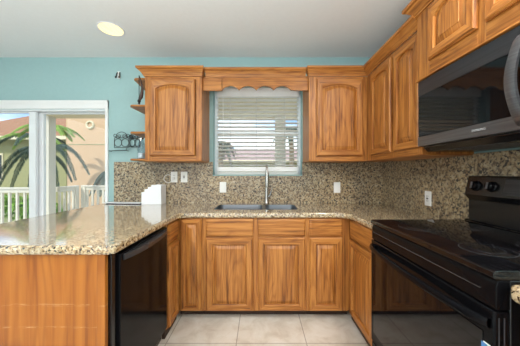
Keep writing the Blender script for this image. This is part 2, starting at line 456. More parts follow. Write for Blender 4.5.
# patio door
t = thing('door_1', 'white framed sliding glass patio door', None, (-2.5, D, 0), kind='structure')
mb = MB()   # casing on the room side
def casing(mb, x0, x1, z0, z1, wd, y=D):
    for i, (o, dd) in enumerate(((0, 0.012), (0.012, 0.018), (wd - 0.014, 0.023))):
        pass
cw = 0.088
for dep, i0, i1 in ((0.014, 0, cw), (0.020, 0.055, cw), (0.024, cw - 0.016, cw)):
    mb.box(DX0 - i1, DX1 + 0.03, D - dep, D - 0.0005, DZ1 + i0, DZ1 + i1)
mb.box(DX1 + 0.002, DX1 + 0.030, D - 0.018, D - 0.0005, 0.0, DZ1 + cw)
mb.box(DX0 - cw, DX0, D - 0.018, D - 0.0005, 0.0, DZ1 + cw)
mb.build('casing', 'white', t)
mb = MB(); fy0, fy1 = D + 0.01, D + WT - 0.01
mb.box(DX0, DX1, fy0, fy1, DZ1 - 0.018, DZ1); mb.box(DX0, DX0 + 0.02, fy0, fy1, 0, DZ1 - 0.018)
mb.box(DX1 - 0.012, DX1, fy0, fy1, 0, DZ1 - 0.018); mb.box(DX0 + 0.02, DX1 - 0.012, fy0, fy1, 0, 0.02)
mb.build('frame', 'frame', t)
def slider(x0, x1, y, nm='sliding_panel'):
    z0, z1 = 0.022, DZ1 - 0.020
    m = MB(); sw = 0.068
    m.box(x0, x0 + sw, y, y + 0.035, z0, z1); m.box(x1 - 0.02, x1, y, y + 0.035, z0, z1)
    m.box(x0 + sw, x1 - 0.02, y, y + 0.035, z1 - 0.012, z1); m.box(x0 + sw, x1 - 0.02, y, y + 0.035, z0, z0 + 0.08)
    p = m.build(nm, 'frame', t, bevel=0.003)
    MB().box(x0 + sw, x1 - 0.02, y + 0.015, y + 0.019, z0 + 0.08, z1 - 0.012).build('pane', 'glass', p)
    return p
slider(-2.480, DX1 - 0.013, D + 0.085)
m = MB(); z0, z1 = 0.022, DZ1 - 0.020
m.box(-2.520, -2.447, D + 0.03, D + 0.065, z0, z1); m.box(DX0 + 0.021, DX0 + 0.09, D + 0.03, D + 0.065, z0, z1)
m.box(DX0 + 0.09, -2.520, D + 0.03, D + 0.065, z1 - 0.012, z1); m.box(DX0 + 0.09, -2.520, D + 0.03, D + 0.065, z0, z0 + 0.08)
p = m.build('fixed_panel', 'frame', t, bevel=0.003)
MB().box(DX0 + 0.09, -2.520, D + 0.045, D + 0.049, z0 + 0.08, z1 - 0.012).build('pane', 'glass', p)
hp = [(DX1 - 0.024, D + 0.084, 0.86), (DX1 - 0.026, D + 0.05, 0.875), (DX1 - 0.03, D + 0.035, 0.92), (DX1 - 0.03, D + 0.035, 0.98), (DX1 - 0.026, D + 0.05, 1.025), (DX1 - 0.024, D + 0.084, 1.04)]
MB().tube(hp, 0.007, 8).build('handle', 'frame', t)

# kitchen window
t = thing('window_1', 'white single hung kitchen window in a teal reveal', None, (-0.026, D + 0.1, WZ0), kind='structure')
mb = MB(); y0, y1 = D + 0.095, D + 0.135; fw = 0.035
mb.box(WX0, WX0 + fw, y0, y1, WZ0, WZ1); mb.box(WX1 - fw, WX1, y0, y1, WZ0, WZ1)
mb.box(WX0 + fw, WX1 - fw, y0, y1, WZ0, WZ0 + fw); mb.box(WX0 + fw, WX1 - fw, y0, y1, WZ1 - fw, WZ1)
mr = H + 0.432
mb.box(WX0 + fw, WX1 - fw, y0 - 0.008, y1 - 0.008, mr - 0.022, mr + 0.022)
mb.build('window_frame', 'frame', t, bevel=0.002)
MB().box(WX0 + fw, WX1 - fw, y0 + 0.015, y0 + 0.019, WZ0 + fw, mr - 0.022).build('pane', 'glass', t)
MB().box(WX0 + fw, WX1 - fw, y0 + 0.022, y0 + 0.026, mr + 0.022, WZ1 - fw).build('pane', 'glass', t)
struct('trim_1', MB().box(WX0, WX1, D - 0.022, D + 0.094, WZ0 + 0.0005, WZ0 + 0.012), 'teal', 'narrow painted sill below the kitchen window', bevel=0.002)

# ================================================================== COUNTERTOPS
def arc(cx, cy, r, a0, a1, n=8): return [(cx + r * math.cos(R(a0 + (a1 - a0) * k / n)), cy + r * math.sin(R(a0 + (a1 - a0) * k / n))) for k in range(n + 1)]
def offset_poly(P, d):
    n = len(P); out = []
    for i in range(n):
        a, b, c = Vector(P[i - 1]), Vector(P[i]), Vector(P[(i + 1) % n])
        e1 = (b - a).normalized(); e2 = (c - b).normalized()
        n1 = Vector((-e1.y, e1.x)); n2 = Vector((-e2.y, e2.x)); m = (n1 + n2)
        m = m / max(0.3, (1 + n1.dot(n2)))
        out.append(tuple(b + m * d))
    return out
def slab(name, outer, zt, zb, mat, holes=(), parent=None):
    """outer is counter-clockwise; rounded edges; holes cut through"""
    ring = [(0.012, zt), (0.008, zt), (0.003, zt - 0.002), (0, zt - 0.007), (0, zb + 0.012), (-0.0, zb + 0.006), (0.005, zb)]
    bm = bmesh.new()
    def mk(P, z): return [bm.verts.new((x, y, z)) for x, y in P]
    def side(P, ring, sgn=1):
        Ls = [mk(offset_poly(P, o * sgn), z) for o, z in ring]
        for A, B in zip(Ls, Ls[1:]):
            for i in range(len(A)):
                j = (i + 1) % len(A); bm.faces.new((A[i], A[j], B[j], B[i]))
        return Ls[0], Ls[-1]
    tops, bots = [], []
    a, b = side(outer, ring); tops.append(a); bots.append(b)
    for h in holes:
        a, b = side(h, [(-0.008, zt), (-0.004, zt), (0, zt - 0.004), (0, zb)], 1); tops.append(a); bots.append(b)
    bm.edges.ensure_lookup_table()
    for grp in (tops, bots):
        es = []
        for L in grp:
            for i in range(len(L)):
                e = bm.edges.get((L[i], L[(i + 1) % len(L)])); es.append(e)
        bmesh.ops.triangle_fill(bm, use_beauty=True, use_dissolve=False, edges=es)
    bmesh.ops.recalc_face_normals(bm, faces=bm.faces[:])
    me = bpy.data.meshes.new(name); bm.to_mesh(me); bm.free()
    for p in me.polygons: p.use_smooth = True
    me.set_sharp_from_angle(angle=R(50)); me.materials.append(M[mat])
    o = bpy.data.objects.new(name, me); C.objects.link(o)
    if parent: o.parent = parent
    return o
CT, CB = H - 0.321, H - 0.361
yb = D - 0.0008
outer = [(-1.655, yb)]
outer += [(x, y) for x, y in arc(-1.62, 1.08, 0.035, 180, 270)]
outer += arc(-0.68, 1.08, 0.035, 270, 360)
outer += [(-0.645, 1.60)] + arc(-0.575, 1.845, 0.07, 180, 90)
outer += [(0.0, 1.915)] + arc(0.60, 1.805, 0.11, 90, 0)
outer += [(0.71, 1.487), (XR - 0.001, 1.487), (XR - 0.001, yb)]
SX0, SX1, SY0, SY1 = -0.418, 0.345, 2.075, 2.44
def rrect(x0, x1, y0, y1, r, n=5): return arc(x0 + r, y0 + r, r, 180, 270, n) + arc(x1 - r, y0 + r, r, 270, 360, n) + arc(x1 - r, y1 - r, r, 0, 90, n) + arc(x0 + r, y1 - r, r, 90, 180, n)
hole = rrect(SX0, SX1, SY0, SY1, 0.05)[::-1]
o = slab('granite_countertop', outer, CT, CB, 'granite', [hole])
tag(o, 'large speckled granite countertop running from the peninsula around the sink to the range', 'countertop')
o2 = slab('granite_countertop', arc(0.740, 0.66, 0.03, 90, 180) + [(0.71, 0.25), (XR - 0.001, 0.25), (XR - 0.001, 0.69)], CT, CB, 'granite')
tag(o2, 'small end of granite countertop poking in right of the black range', 'countertop')

# backsplash
yb0 = D - 0.020
mb = MB()
SB0, SB1 = CT + 0.0002, H + 0.118
mb.box(-1.562, WX0, yb0, D - 0.0008, SB0, SB1)
mb.box(WX0, WX1, yb0, D - 0.0008, SB0, WZ0 - 0.001)
mb.box(WX1, XR - 0.001, yb0, D - 0.0008, SB0, SB1)
o = mb.build('granite_backsplash', 'splash'); tag(o, 'full height speckled granite backsplash on the wall behind the sink', 'backsplash')
mb = MB(); mb.box(XR - 0.020, XR - 0.0008, 0.25, yb0 - 0.001, SB0, SB1)
o = mb.build('granite_backsplash', 'splash'); tag(o, 'granite backsplash on the side wall behind the range', 'backsplash')

# ================================================================== BASE CABINETS
BZ0, BZ1 = 0.065, CB - 0.001
DZa, DZb, WZa, WZb = 0.071, 0.664, 0.678, 0.818
RZ = [(BZ0, 0.085), (0.655, 0.688), (0.805, BZ1)]
t = thing('base_cabinet', 'narrow oak base cabinet with one tall slim door left of the sink cabinet', 'cabinet', (-0.56, 2.2, 0))
carcass(FB, -0.648, -0.456, BZ0, BZ1, 0.60, t, [(-0.669, -0.63), (-0.486, -0.456)], [(BZ0, 0.085), (0.80, BZ1)])
door(FB, -0.645, -0.474, DZa, WZb, t, stile=0.040)
toe(FB, -0.669, -0.456, t)
t = thing('sink_cabinet', 'wide oak sink base cabinet with two doors and two drawer fronts under the window', 'cabinet', (-0.03, 2.2, 0))
carcass(FB, -0.455, 0.384, BZ0, BZ1, 0.60, t, [(-0.455, -0.42), (-0.07, -0.003), (0.352, 0.384)], RZ, top=False)
for a0, a1 in ((-0.439, -0.056), (-0.014, 0.367)):
    drawer(FB, a0, a1, WZa, WZb, t); door(FB, a0, a1, DZa, DZb, t, stile=0.055)
toe(FB, -0.455, 0.384, t)
t = thing('base_cabinet', 'oak base cabinet with a drawer above one door, right of the sink cabinet', 'cabinet', (0.55, 2.2, 0))
carcass(FB, 0.385, 0.714, BZ0, BZ1, 0.60, t, [(0.385, 0.42), (0.65, 0.733)], RZ)
drawer(FB, 0.402, 0.668, WZa, WZb, t); door(FB, 0.402, 0.668, DZa, DZb, t, stile=0.052)
toe(FB, 0.385, 0.733, t)
t = thing('base_cabinet', 'oak base cabinet with drawer and door between the corner and the range', 'cabinet', (1.03, 2.0, 0))
carcass(FRt, 1.49, 2.55, BZ0, BZ1, 0.585, t, [(1.49, 1.52), (1.90, 1.935)], RZ)
drawer(FRt, 1.507, 1.905, WZa, WZb, t); door(FRt, 1.507, 1.905, DZa, DZb, t, stile=0.052)
toe(FRt, 1.49, 1.94, t, rec=0.012)
t = thing('base_cabinet', 'oak base cabinet between the dishwasher and the inside corner', 'cabinet', (-0.97, 2.1, 0))
carcass(FL, 1.700, 2.55, BZ0, BZ1, 0.60, t, [(1.700, 1.725), (1.90, 1.937)], RZ)
drawer(FL, 1.711, 1.905, WZa, WZb, t); door(FL, 1.711, 1.905, DZa, DZb, t, stile=0.045)
toe(FL, 1.70, 1.94, t, rec=0.012)
t = thing('base_cabinet', 'oak base cabinet under the small counter end right of the range', 'cabinet', (1.05, 0.47, 0))
FR2 = Fr((0.765, 0), (0, 1), (-1, 0))
carcass(FR2, 0.27, 0.675, BZ0, BZ1, 0.555, t, [(0.27, 0.30), (0.645, 0.675)], RZ)
drawer(FR2, 0.285, 0.66, WZa, WZb, t); door(FR2, 0.285, 0.66, DZa, DZb, t)
toe(FR2, 0.27, 0.675, t)
# peninsula end
t = thing('peninsula_end_panel', 'plain varnished wood end panel of the peninsula with pale scratches', 'cabinet panel', (-1.0, 1.07, 0))
MB().box(-1.32, -0.727, 1.062, 1.080, 0.001, BZ1).build('panel', 'panel', t)
MB().box(-0.726, -0.690, 1.056, 1.080, 0.001, BZ1).build('corner_strip', 'panel', t, bevel=0.002)
MB().box(-1.32, -1.302, 1.081, 2.55, 0.001, BZ1).build('back_panel', 'panel', t)

# ================================================================== DISHWASHER
t = thing('dishwasher', 'black dishwasher with a curved bar handle set in the peninsula', 'dishwasher', (-0.95, 1.39, 0))
MB().box(-1.26, -0.705, 1.090, 1.690, 0.0, 0.80).build('tub', 'blacksat', t)
mb = MB(); mb.box(-0.704, -0.676, 1.084, 1.112, 0.0, 0.822); mb.box(-0.704, -0.682, 1.113, 1.123, 0.0, 0.822)
mb.build('side_trim', 'blacksat', t, bevel=0.002)
mb = MB(); mb.box(-0.700, -0.662, 1.126, 1.692, 0.09, 0.805)
d = mb.build('door', 'black', t, bevel=0.004)
mb = MB(); n = 16; L = []
for k in range(n + 1):
    q = k / n; y = 1.150 + 0.515 * q; bow = 0.034 * math.sin(math.pi * q) ** 0.6
    x = -0.659 + bow
    zt = H - 0.392; th = 0.030
    L.append([Vector((x, y, zt - th)), Vector((x + 0.006, y, zt - th + 0.004)), Vector((x + 0.006, y, zt - 0.004)), Vector((x, y, zt)), Vector((-0.661, y, zt)), Vector((-0.661, y, zt - th))])
mb.loops(L); mb.build('handle', 'handle_grey', d)
MB().box(-0.74, -0.72, 1.092, 1.688, 0.0, 0.085).build('toe_kick', 'blacksat', t)

# ================================================================== SINK AND FAUCET
t = thing('sink', 'stainless double bowl undermount sink below the window', 'sink', (-0.03, 2.26, CT - 0.2))
def bowl(x0, x1, y0, y1, dep):
    mb = MB(); zt = CT - 0.004
    L = []
    for ins, z in ((0.0, zt - 0.001), (0.003, zt), (0.006, zt - 0.05), (0.012, zt - dep + 0.03), (0.035, zt - dep)):
        L.append([(x, y, z) for x, y in rrect(x0 + ins, x1 - ins, y0 + ins, y1 - ins, 0.05)])
    LL = L + [[(x, y, z - 0.004) for x, y, z in l] for l in L[::-1]]
    mb.loops(LL, cap0=False, cap1=False)
    n = len(L[0]); b = 4 * n; mb.f.append(list(range(b, b + n))); mb.m.append(0); mb.f.append(list(range(b + n, b + 2 * n))); mb.m.append(0)
    mb.f += [[i, (i + 1) % n, 9 * n + (i + 1) % n, 9 * n + i] for i in range(n)]; mb.m += [0] * n
    o = mb.build('bowl', 'steel', t)
    cx, cy = (x0 + x1) / 2, (y0 + y1) / 2
    MB().lathe([(0.0, 0), (0.02, 0.001), (0.036, 0.001), (0.04, 0.003), (0.042, 0.0)], (cx, cy, zt - dep + 0.0005), n=20).build('drain', 'nickel', o)
bowl(SX0 + 0.0015, 0.024, SY0 + 0.0015, SY1 - 0.0015, 0.22)
bowl(0.050, SX1 - 0.0015, SY0 + 0.0015, SY1 - 0.0015, 0.20)
MB().box(0.0245, 0.0495, SY0 + 0.004, SY1 - 0.004, CT - 0.03, CT - 0.006).build('divider', 'steel', t, bevel=0.003)

fx, fy = 0.070, 2.485
t = thing('faucet', 'brushed nickel pull down kitchen faucet with side lever', 'faucet', (fx, fy, CT))
MB().lathe([(0.0, 0.0005), (0.027, 0.0005), (0.027, 0.006), (0.021, 0.014), (0.018, 0.05), (0.017, 0.12), (0.015, 0.2), (0.0, 0.2)], (fx, fy, CT), n=20).build('body', 'nickel', t)
zt = CT + 0.33
path = [(fx, fy, CT + 0.19), (fx, fy, zt)] + [(fx, fy - 0.075 + 0.075 * math.cos(R(a)), zt + 0.075 * math.sin(R(a))) for a in range(15, 181, 15)]
MB().tube(path, 0.0105, 12).build('spout', 'nickel', t)
yh = fy - 0.15
MB().lathe([(0, 0), (0.015, 0), (0.018, -0.02), (0.019, -0.09), (0.021, -0.14), (0.019, -0.15), (0, -0.15)], (fx, yh, zt - 0.0), n=20).build('spray_head', 'nickel', t)
mb = MB(); mb.tube([(fx + 0.015, fy, CT + 0.075), (fx + 0.03, fy, CT + 0.08), (fx + 0.042, fy - 0.01, CT + 0.11), (fx + 0.058, fy - 0.02, CT + 0.175)], [0.011, 0.011, 0.007, 0.006], 10)
mb.build('lever', 'nickel', t)

# ================================================================== WALL CABINETS
UZ0, UZ1 = H + 0.118, H + 0.906
UDa, UDb = H + 0.158, H + 0.880
URZ = [(UZ0, UZ0 + 0.05), (UZ1 - 0.04, UZ1)]
dep = D - 2.23 - 0.001
def lip(fr, a0, a1, parent, c=0.012, z=UZ0):
    mb = MB(); fr.box(mb, a0, a1, z - 0.008, z - 0.0005, -0.3, c); mb.build('bottom_lip', rails(fr), parent, bevel=0.002)
t = thing('wall_cabinet', 'oak wall cabinet with one arched panel door, left of the window', 'cabinet', (-0.81, 2.4, UZ0))
carcass(UB, -1.080, -0.545, UZ0, UZ1, dep, t, [(-1.080, -1.02), (-0.60, -0.545)], URZ)
door(UB, -1.030, -0.605, UDa, UDb, t, arch=0.038, stile=0.055)
lip(UB, -1.08, -0.545, t)
mb = MB(); sweep(mb, CROWN, [(-1.080, D - 0.001, -1, 0), (-1.080, 2.23, -1, -1), (-0.545, 2.23, 0.45, -1), (-0.545, 2.268, 0.45, 0)], UZ1)
mb.build('crown_molding', 'oak_x', t)
MB().box(-1.079, -0.546, 2.231, D - 0.001, UZ1 + 0.070, UZ1 + 0.076).build('top_board', 'oak_x', t)

t = thing('wall_cabinet', 'oak wall cabinet with one arched door in the corner right of the window', 'cabinet', (0.73, 2.4, UZ0))
carcass(UB, 0.460, XR - 0.001, UZ0, UZ1, dep, t, [(0.460, 0.53), (0.955, 1.004)], URZ)
door(UB, 0.528, 0.962, UDa, UDb, t, arch=0.038, stile=0.055)
lip(UB, 0.46, 0.99, t)
mb = MB(); sweep(mb, CROWN, [(0.460, 2.268, -0.45, 0), (0.460, 2.23, -0.45, -1), (1.005, 2.23, -1, -1)], UZ1)
mb.build('crown_molding', 'oak_x', t)

t = thing('wall_cabinet', 'oak wall cabinet with two arched doors on the side wall, beside the microwave', 'cabinet', (1.16, 1.85, UZ0))
carcass(UR, 1.470, 2.228, UZ0, UZ1, XR - 1.005 - 0.001, t, [(1.470, 1.515), (1.755, 1.81), (2.11, 2.228)], URZ)
door(UR, 1.800, 2.125, UDa, UDb, t, arch=0.034, stile=0.05)
door(UR, 1.482, 1.762, UDa, UDb, t, arch=0.03, stile=0.05)
lip(UR, 1.455, 2.215, t)
mb = MB(); sweep(mb, CROWN, [(1.005, 2.23, -1, -1), (1.005, 1.472, -1, 0)], UZ1)
mb.build('crown_molding', 'oak_y', t)

t = thing('microwave_cabinet', 'short oak wall cabinet with two arched doors and raised crown above the microwave', 'cabinet', (1.15, 1.09, H + 0.56))
MZ0, MZ1 = H + 0.563, H + 0.960
carcass(UM, 0.70, 1.466, MZ0, MZ1, XR - 0.97 - 0.001, t, [(0.70, 0.74), (1.02, 1.06), (1.36, 1.466)], [(MZ0, MZ0 + 0.085), (MZ1 - 0.04, MZ1)])
door(UM, 1.052, 1.352, H + 0.640, MZ1 - 0.015, t, arch=0.034, stile=0.05)
door(UM, 0.712, 1.010, H + 0.640, MZ1 - 0.015, t, arch=0.034, stile=0.05)
lip(UM, 0.70, 1.466, t, 0.014, MZ0)
mb = MB(); sweep(mb, CROWN, [(XR - 0.001, 1.466, 0, 1), (0.97, 1.466, -1, 1), (0.97, 0.70, -1, 0)], MZ1)
mb.build('crown_molding', 'oak_y', t)

# open end shelves
t = thing('end_shelves', 'open rounded oak end shelves on the side of the left wall cabinet', 'shelf', (-1.15, 2.4, UZ0))
for z in (H + 0.118, H + 0.373, H + 0.626, H + 0.878):
    pts = [(-1.081, D - 0.001), (-1.236, D - 0.001), (-1.236, 2.30)] + arc(-1.196, 2.275, 0.04, 180, 270, 6) + [(-1.081, 2.235)]
    if z > H + 0.8: pts = [(-1.081, D - 0.001), (-1.236, D - 0.001), (-1.20, 2.30)] + arc(-1.16, 2.275, 0.04, 180, 270, 6) + [(-1.081, 2.235)]
    MB().prism([(x, y, z) for x, y in pts], (0, 0, 0.018)).build('shelf', 'oak_x', t, bevel=0.004)

# scalloped valance over the window
t = thing('valance_board', 'scalloped oak valance board with crown spanning above the window', 'valance', (-0.04, 2.28, H + 0.8))
vy = 2.268; k = vy / F
zl = lambda y: H + (173 - y) * k
pts = [(-0.544, zl(77)), (-0.544, zl(90.5)), (-0.36, zl(90.5))]
def wave(x):
    u = (x + 0.365) / 0.66          # 0..1 across the shaped part
    return abs(math.sin(u * math.pi * 4)) ** 0.75
N = 64
for i in range(N + 1):
    x = -0.365 + 0.66 * i / N
    pts.append((x, zl(90.0) + 0.040 * wave(x) * (1 if True else 0)))
pts += [(0.459, zl(90.5)), (0.459, zl(77))]
mb = MB()
top = [(x, zl(76)) for x, z in pts]
# strip mesh between the wavy edge and the top edge, front and back
E = pts[1:-1]
for i in range(len(E) - 1):
    (xa, za), (xb, zb) = E[i], E[i + 1]
    zt_ = zl(76.2)
    if abs(xb - xa) < 1e-6: continue
    q = [(xa, vy, za), (xb, vy, zb), (xb, vy, zt_), (xa, vy, zt_)]
    r_ = [(x, vy + 0.019, z) for x, _, z in q]
    mb.add(q + r_, [(0, 1, 2, 3), (7, 6, 5, 4), (0, 4, 5, 1), (3, 2, 6, 7)] + ([(0, 3, 7, 4)] if i == 0 else []) + ([(1, 5, 6, 2)] if i == len(E) - 2 else []))
bmv = mb.build('board', 'oak_x', t, fix=False)
bm = bmesh.new(); bm.from_mesh(bmv.data); bmesh.ops.remove_doubles(bm, verts=bm.verts[:], dist=1e-5); bmesh.ops.recalc_face_normals(bm, faces=bm.faces[:]); bm.to_mesh(bmv.data); bm.free()
mb = MB(); sweep(mb, CROWN, [(-0.517, vy, 0, -1), (0.432, vy, 0, -1)], UZ1 + 0.002)
mb.build('crown_molding', 'oak_x', t)

# ================================================================== MICROWAVE
t = thing('microwave', 'black stainless over the range microwave hung below the short cabinet', 'microwave', (1.14, 1.08, H + 0.12))
FM = Fr((0.965, 0), (0, 1), (-1, 0))
y0, y1 = 0.702, 1.448
mb = MB()
mb.prism([(XR - 0.022, y0, H + 0.128), (1.02, y0, H + 0.128), (0.995, y0, H + 0.155), (0.995, y0, H + 0.553), (XR - 0.022, y0, H + 0.553)], (0, y1 - y0, 0))
mb.build('body', 'blacksat', t, bevel=0.003)
dr = MB(); FM.box(dr, y0, y1, H + 0.160, H + 0.550, -0.029, -0.004); dr = dr.build('door', 'steelblk', t, bevel=0.003)
m = MB(); FM.box(m, y0 + 0.001, y1 - 0.001, H + 0.218, H + 0.462, -0.003, 0.0); m.build('glass_window', 'blackglass', dr)
m = MB(); FM.box(m, y0, y1, H + 0.161, H + 0.216, -0.003, 0.002); m.build('lower_band', 'steelband', dr, bevel=0.001)
m = MB(); FM.box(m, y0, y1, H + 0.464, H + 0.549, -0.003, 0.001); m.build('top_band', 'steelblk', dr, bevel=0.001)
mb = MB(); L = []
n = 18
for i in range(n + 1):
    q = i / n; z = H + 0.175 + 0.335 * q
    bow = 0.040 * math.sin(math.pi * min(1, max(0, q))) ** 0.55
    x = 0.960 - bow; yc = 0.870 - 0.006 * math.cos(2 * math.pi * q); wv = 0.019; th = 0.007
    L.append([Vector((x + th, yc - wv, z)), Vector((x - th * 0.4, yc - wv, z)), Vector((x - th, yc, z)), Vector((x - th * 0.4, yc + wv, z)), Vector((x + th, yc + wv, z))])
mb.loops(L); mb.build('handle', 'steelband', dr, angle=60)
mb = MB()
for i in range(5): mb.box(1.02 + 0.045 * i, 1.045 + 0.045 * i, 1.0, 1.3, H + 0.1265, H + 0.1278)
mb.build('underside_vent', 'slot', t)

def text(s, size, mat4, parent, mat, name, ext=0.0004):
    cu = bpy.data.curves.new('t', 'FONT'); cu.body = s; cu.size = size; cu.extrude = ext; cu.align_x = 'CENTER'; cu.align_y = 'CENTER'
    to = bpy.data.objects.new('t', cu); C.objects.link(to)
    bpy.context.view_layer.update()
    me = bpy.data.meshes.new_from_object(to.evaluated_get(bpy.context.evaluated_depsgraph_get()))
    bpy.data.objects.remove(to)
    me.transform(Matrix.Translation(-Vector(parent['org'])) @ mat4)
    me.materials.clear(); me.materials.append(M[mat])
    o = bpy.data.objects.new(name, me); C.objects.link(o); o.parent = parent; return o
def face_left(x, y, z):     # reads from the aisle side: x axis -> -Y, y axis -> +Z
    return Matrix(((0, 0, -1, x), (-1, 0, 0, y), (0, 1, 0, z), (0, 0, 0, 1)))
text('SAMSUNG', 0.0145, face_left(0.9622, 1.047, H + 0.190), dr, 'mark', 'lettering')

# ================================================================== RANGE
t = thing('range', 'black electric range with glass cooktop, bowed oven handle and rear control panel', 'stove', (1.0, 1.09, 0))
ry0, ry1 = 0.704, 1.484
TOP = H - 0.290
MB().box(0.742, XR - 0.022, ry0, ry1, 0.0, TOP - 0.030).build('body', 'blacksat', t, bevel=0.003)
mb = MB(); mb.prism([(0.690, ry0 - 0.001, TOP - 0.020), (0.692, ry0 - 0.001, TOP - 0.004), (0.700, ry0 - 0.001, TOP), (1.262, ry0 - 0.001, TOP), (1.262, ry0 - 0.001, TOP - 0.029), (0.700, ry0 - 0.001, TOP - 0.029)], (0, ry1 - ry0 + 0.001, 0))
ck = mb.build('cooktop', 'blackglass', t, bevel=0.0015)
for cx, cy, r in ((0.86, 1.27, 0.105), (0.86, 0.90, 0.085), (1.12, 1.27, 0.08), (1.12, 0.90, 0.105)):
    m = MB(); nn = 40
    for (ra, rb) in ((r, r - 0.003), (r * 0.62, r * 0.62 - 0.002)):
        vs = [(cx + q * math.cos(2 * math.pi * i / nn), cy + q * math.sin(2 * math.pi * i / nn), TOP + h) for q, h in ((ra, 0.0002), (ra - 0.0002, 0.0006), (rb, 0.0006)) for i in range(nn)]
        m.add(vs, [(k * nn + i, k * nn + (i + 1) % nn, (k + 1) * nn + (i + 1) % nn, (k + 1) * nn + i) for k in (0, 1) for i in range(nn)])
    m.build('burner_ring', 'ring', ck)
# front fascia between cooktop and door
mb = MB(); mb.prism([(0.706, ry0, TOP - 0.031), (0.700, ry0, TOP - 0.050), (0.700, ry0, TOP - 0.118), (0.741, ry0, TOP - 0.118), (0.741, ry0, TOP - 0.031)], (0, ry1 - ry0, 0))
mb.build('fascia', 'black', t, bevel=0.002)
mb = MB(); mb.box(0.6975, 0.6995, ry0 + 0.05, ry1 - 0.02, TOP - 0.0745, TOP - 0.0715); mb.build('fascia_line', 'ring', t)
# oven door
mb = MB(); mb.box(0.694, 0.741, ry0, ry1, 0.155, TOP - 0.122)
od = mb.build('oven_door', 'black', t, bevel=0.005)
MB().box(0.6915, 0.6935, ry0 + 0.035, ry1 - 0.035, 0.22, TOP - 0.20).build('oven_window', 'blackglass', od)
mb = MB()
for xx in (0.706, 0.722): mb.box(xx, xx + 0.003, ry0 - 0.0016, ry0 - 0.0002, 0.20, TOP - 0.14)
mb.build('edge_groove', 'ring', od)
mb = MB(); L = []; n = 24; hz = H - 0.452
for i in range(n + 1):
    q = i / n; y = ry0 + 0.010 + (ry1 - ry0 - 0.020) * q
    bow = 0.040 * math.sin(math.pi * q) ** 0.5
    x = 0.688 - bow
    L.append([Vector((x + 0.006, y, hz - 0.016)), Vector((x - 0.006, y, hz - 0.010)), Vector((x - 0.009, y, hz + 0.004)), Vector((x - 0.003, y, hz + 0.014)), Vector((x + 0.008, y, hz + 0.015))])
mb.loops(L)
for ya, yb_ in ((ry0 + 0.010, ry0 + 0.034), (ry1 - 0.034, ry1 - 0.010)): mb.box(0.684, 0.6932, ya, yb_, hz - 0.015, hz + 0.014)
mb.build('handle', 'black', od, angle=50)
MB().box(0.698, 0.741, ry0, ry1, 0.03, 0.148).build('storage_drawer', 'black', t, bevel=0.005)
lb = MB().box(0.6905, 0.6914, 0.712, 0.735, 0.57, 0.672).build('energy_sticker', 'plastic', od)
MB().box(0.6898, 0.6904, 0.722, 0.741, 0.640, 0.668).build('blue_print', 'bluelabel', lb)
# backguard
P = [(1.262, TOP), (XR - 0.022, TOP), (XR - 0.022, H - 0.018), (1.288, H - 0.018), (1.262, H - 0.128), (1.285, H - 0.150), (1.285, TOP - 0.0)]
mb = MB(); mb.prism([(x, ry0 + 0.03, z) for x, z in [(1.284, TOP + 0.001), (XR - 0.022, TOP + 0.001), (XR - 0.022, H - 0.018), (1.290, H - 0.016), (1.282, H - 0.022), (1.258, H - 0.128), (1.262, H - 0.136), (1.284, H - 0.160)]], (0, 1.462 - ry0 - 0.03, 0))
bgd = mb.build('control_panel', 'blacksat', t, bevel=0.002)
MB().box(1.264, 1.283, ry0 + 0.02, 1.468, TOP + 0.0005, TOP + 0.010).build('vent_trim', 'black', t, bevel=0.002)
sl = Vector((1.258 - 1.282, 0, -0.106)).normalized(); nn_ = Vector((-0.106, 0, 0.024)).normalized()
def on_panel(y, s, h=0.0):     # s metres down the sloping face
    return Vector((1.282, y, H - 0.022)) + sl * s + nn_ * h
for y in (1.395, 1.300, 0.86, 0.765):
    c = on_panel(y, 0.055, 0.001)
    k_ = MB().lathe([(0, 0), (0.030, 0), (0.030, 0.004), (0.024, 0.008), (0.022, 0.022), (0.018, 0.026), (0, 0.026)], c, nn_, n=28).build('knob', 'black', t)
    a = Vector((0, 1, 0)); g = MB(); cc = c + nn_ * 0.0262
    pts = [cc + sl * p_ + a * q_ for p_, q_ in ((-0.018, -0.004), (0.018, -0.004), (0.018, 0.004), (-0.018, 0.004))]
    g.prism(pts, nn_ * 0.007); g.build('grip', 'steelband', k_, bevel=0.001)
    mk = MB(); cm = c + a * 0.038
    mk.prism([cm + sl * p_ + a * q_ for p_, q_ in ((-0.016, -0.0035), (0.012, -0.0035), (0.012, 0.0035), (-0.016, 0.0035))], nn_ * 0.0006)
    mk.build('dial_marking', 'mark', t)
g = MB(); g.prism([on_panel(y_, s_, 0.0004) for y_, s_ in ((1.235, 0.012), (1.235, 0.096), (0.93, 0.096), (0.93, 0.012))], nn_ * 0.0012)
dp = g.build('touch_panel', 'steelblk', t)
g = MB(); g.prism([on_panel(y_, s_, 0.0018) for y_, s_ in ((1.12, 0.025), (1.12, 0.065), (1.03, 0.065), (1.03, 0.025))], nn_ * 0.0006)
g.build('clock_display', 'led', dp)

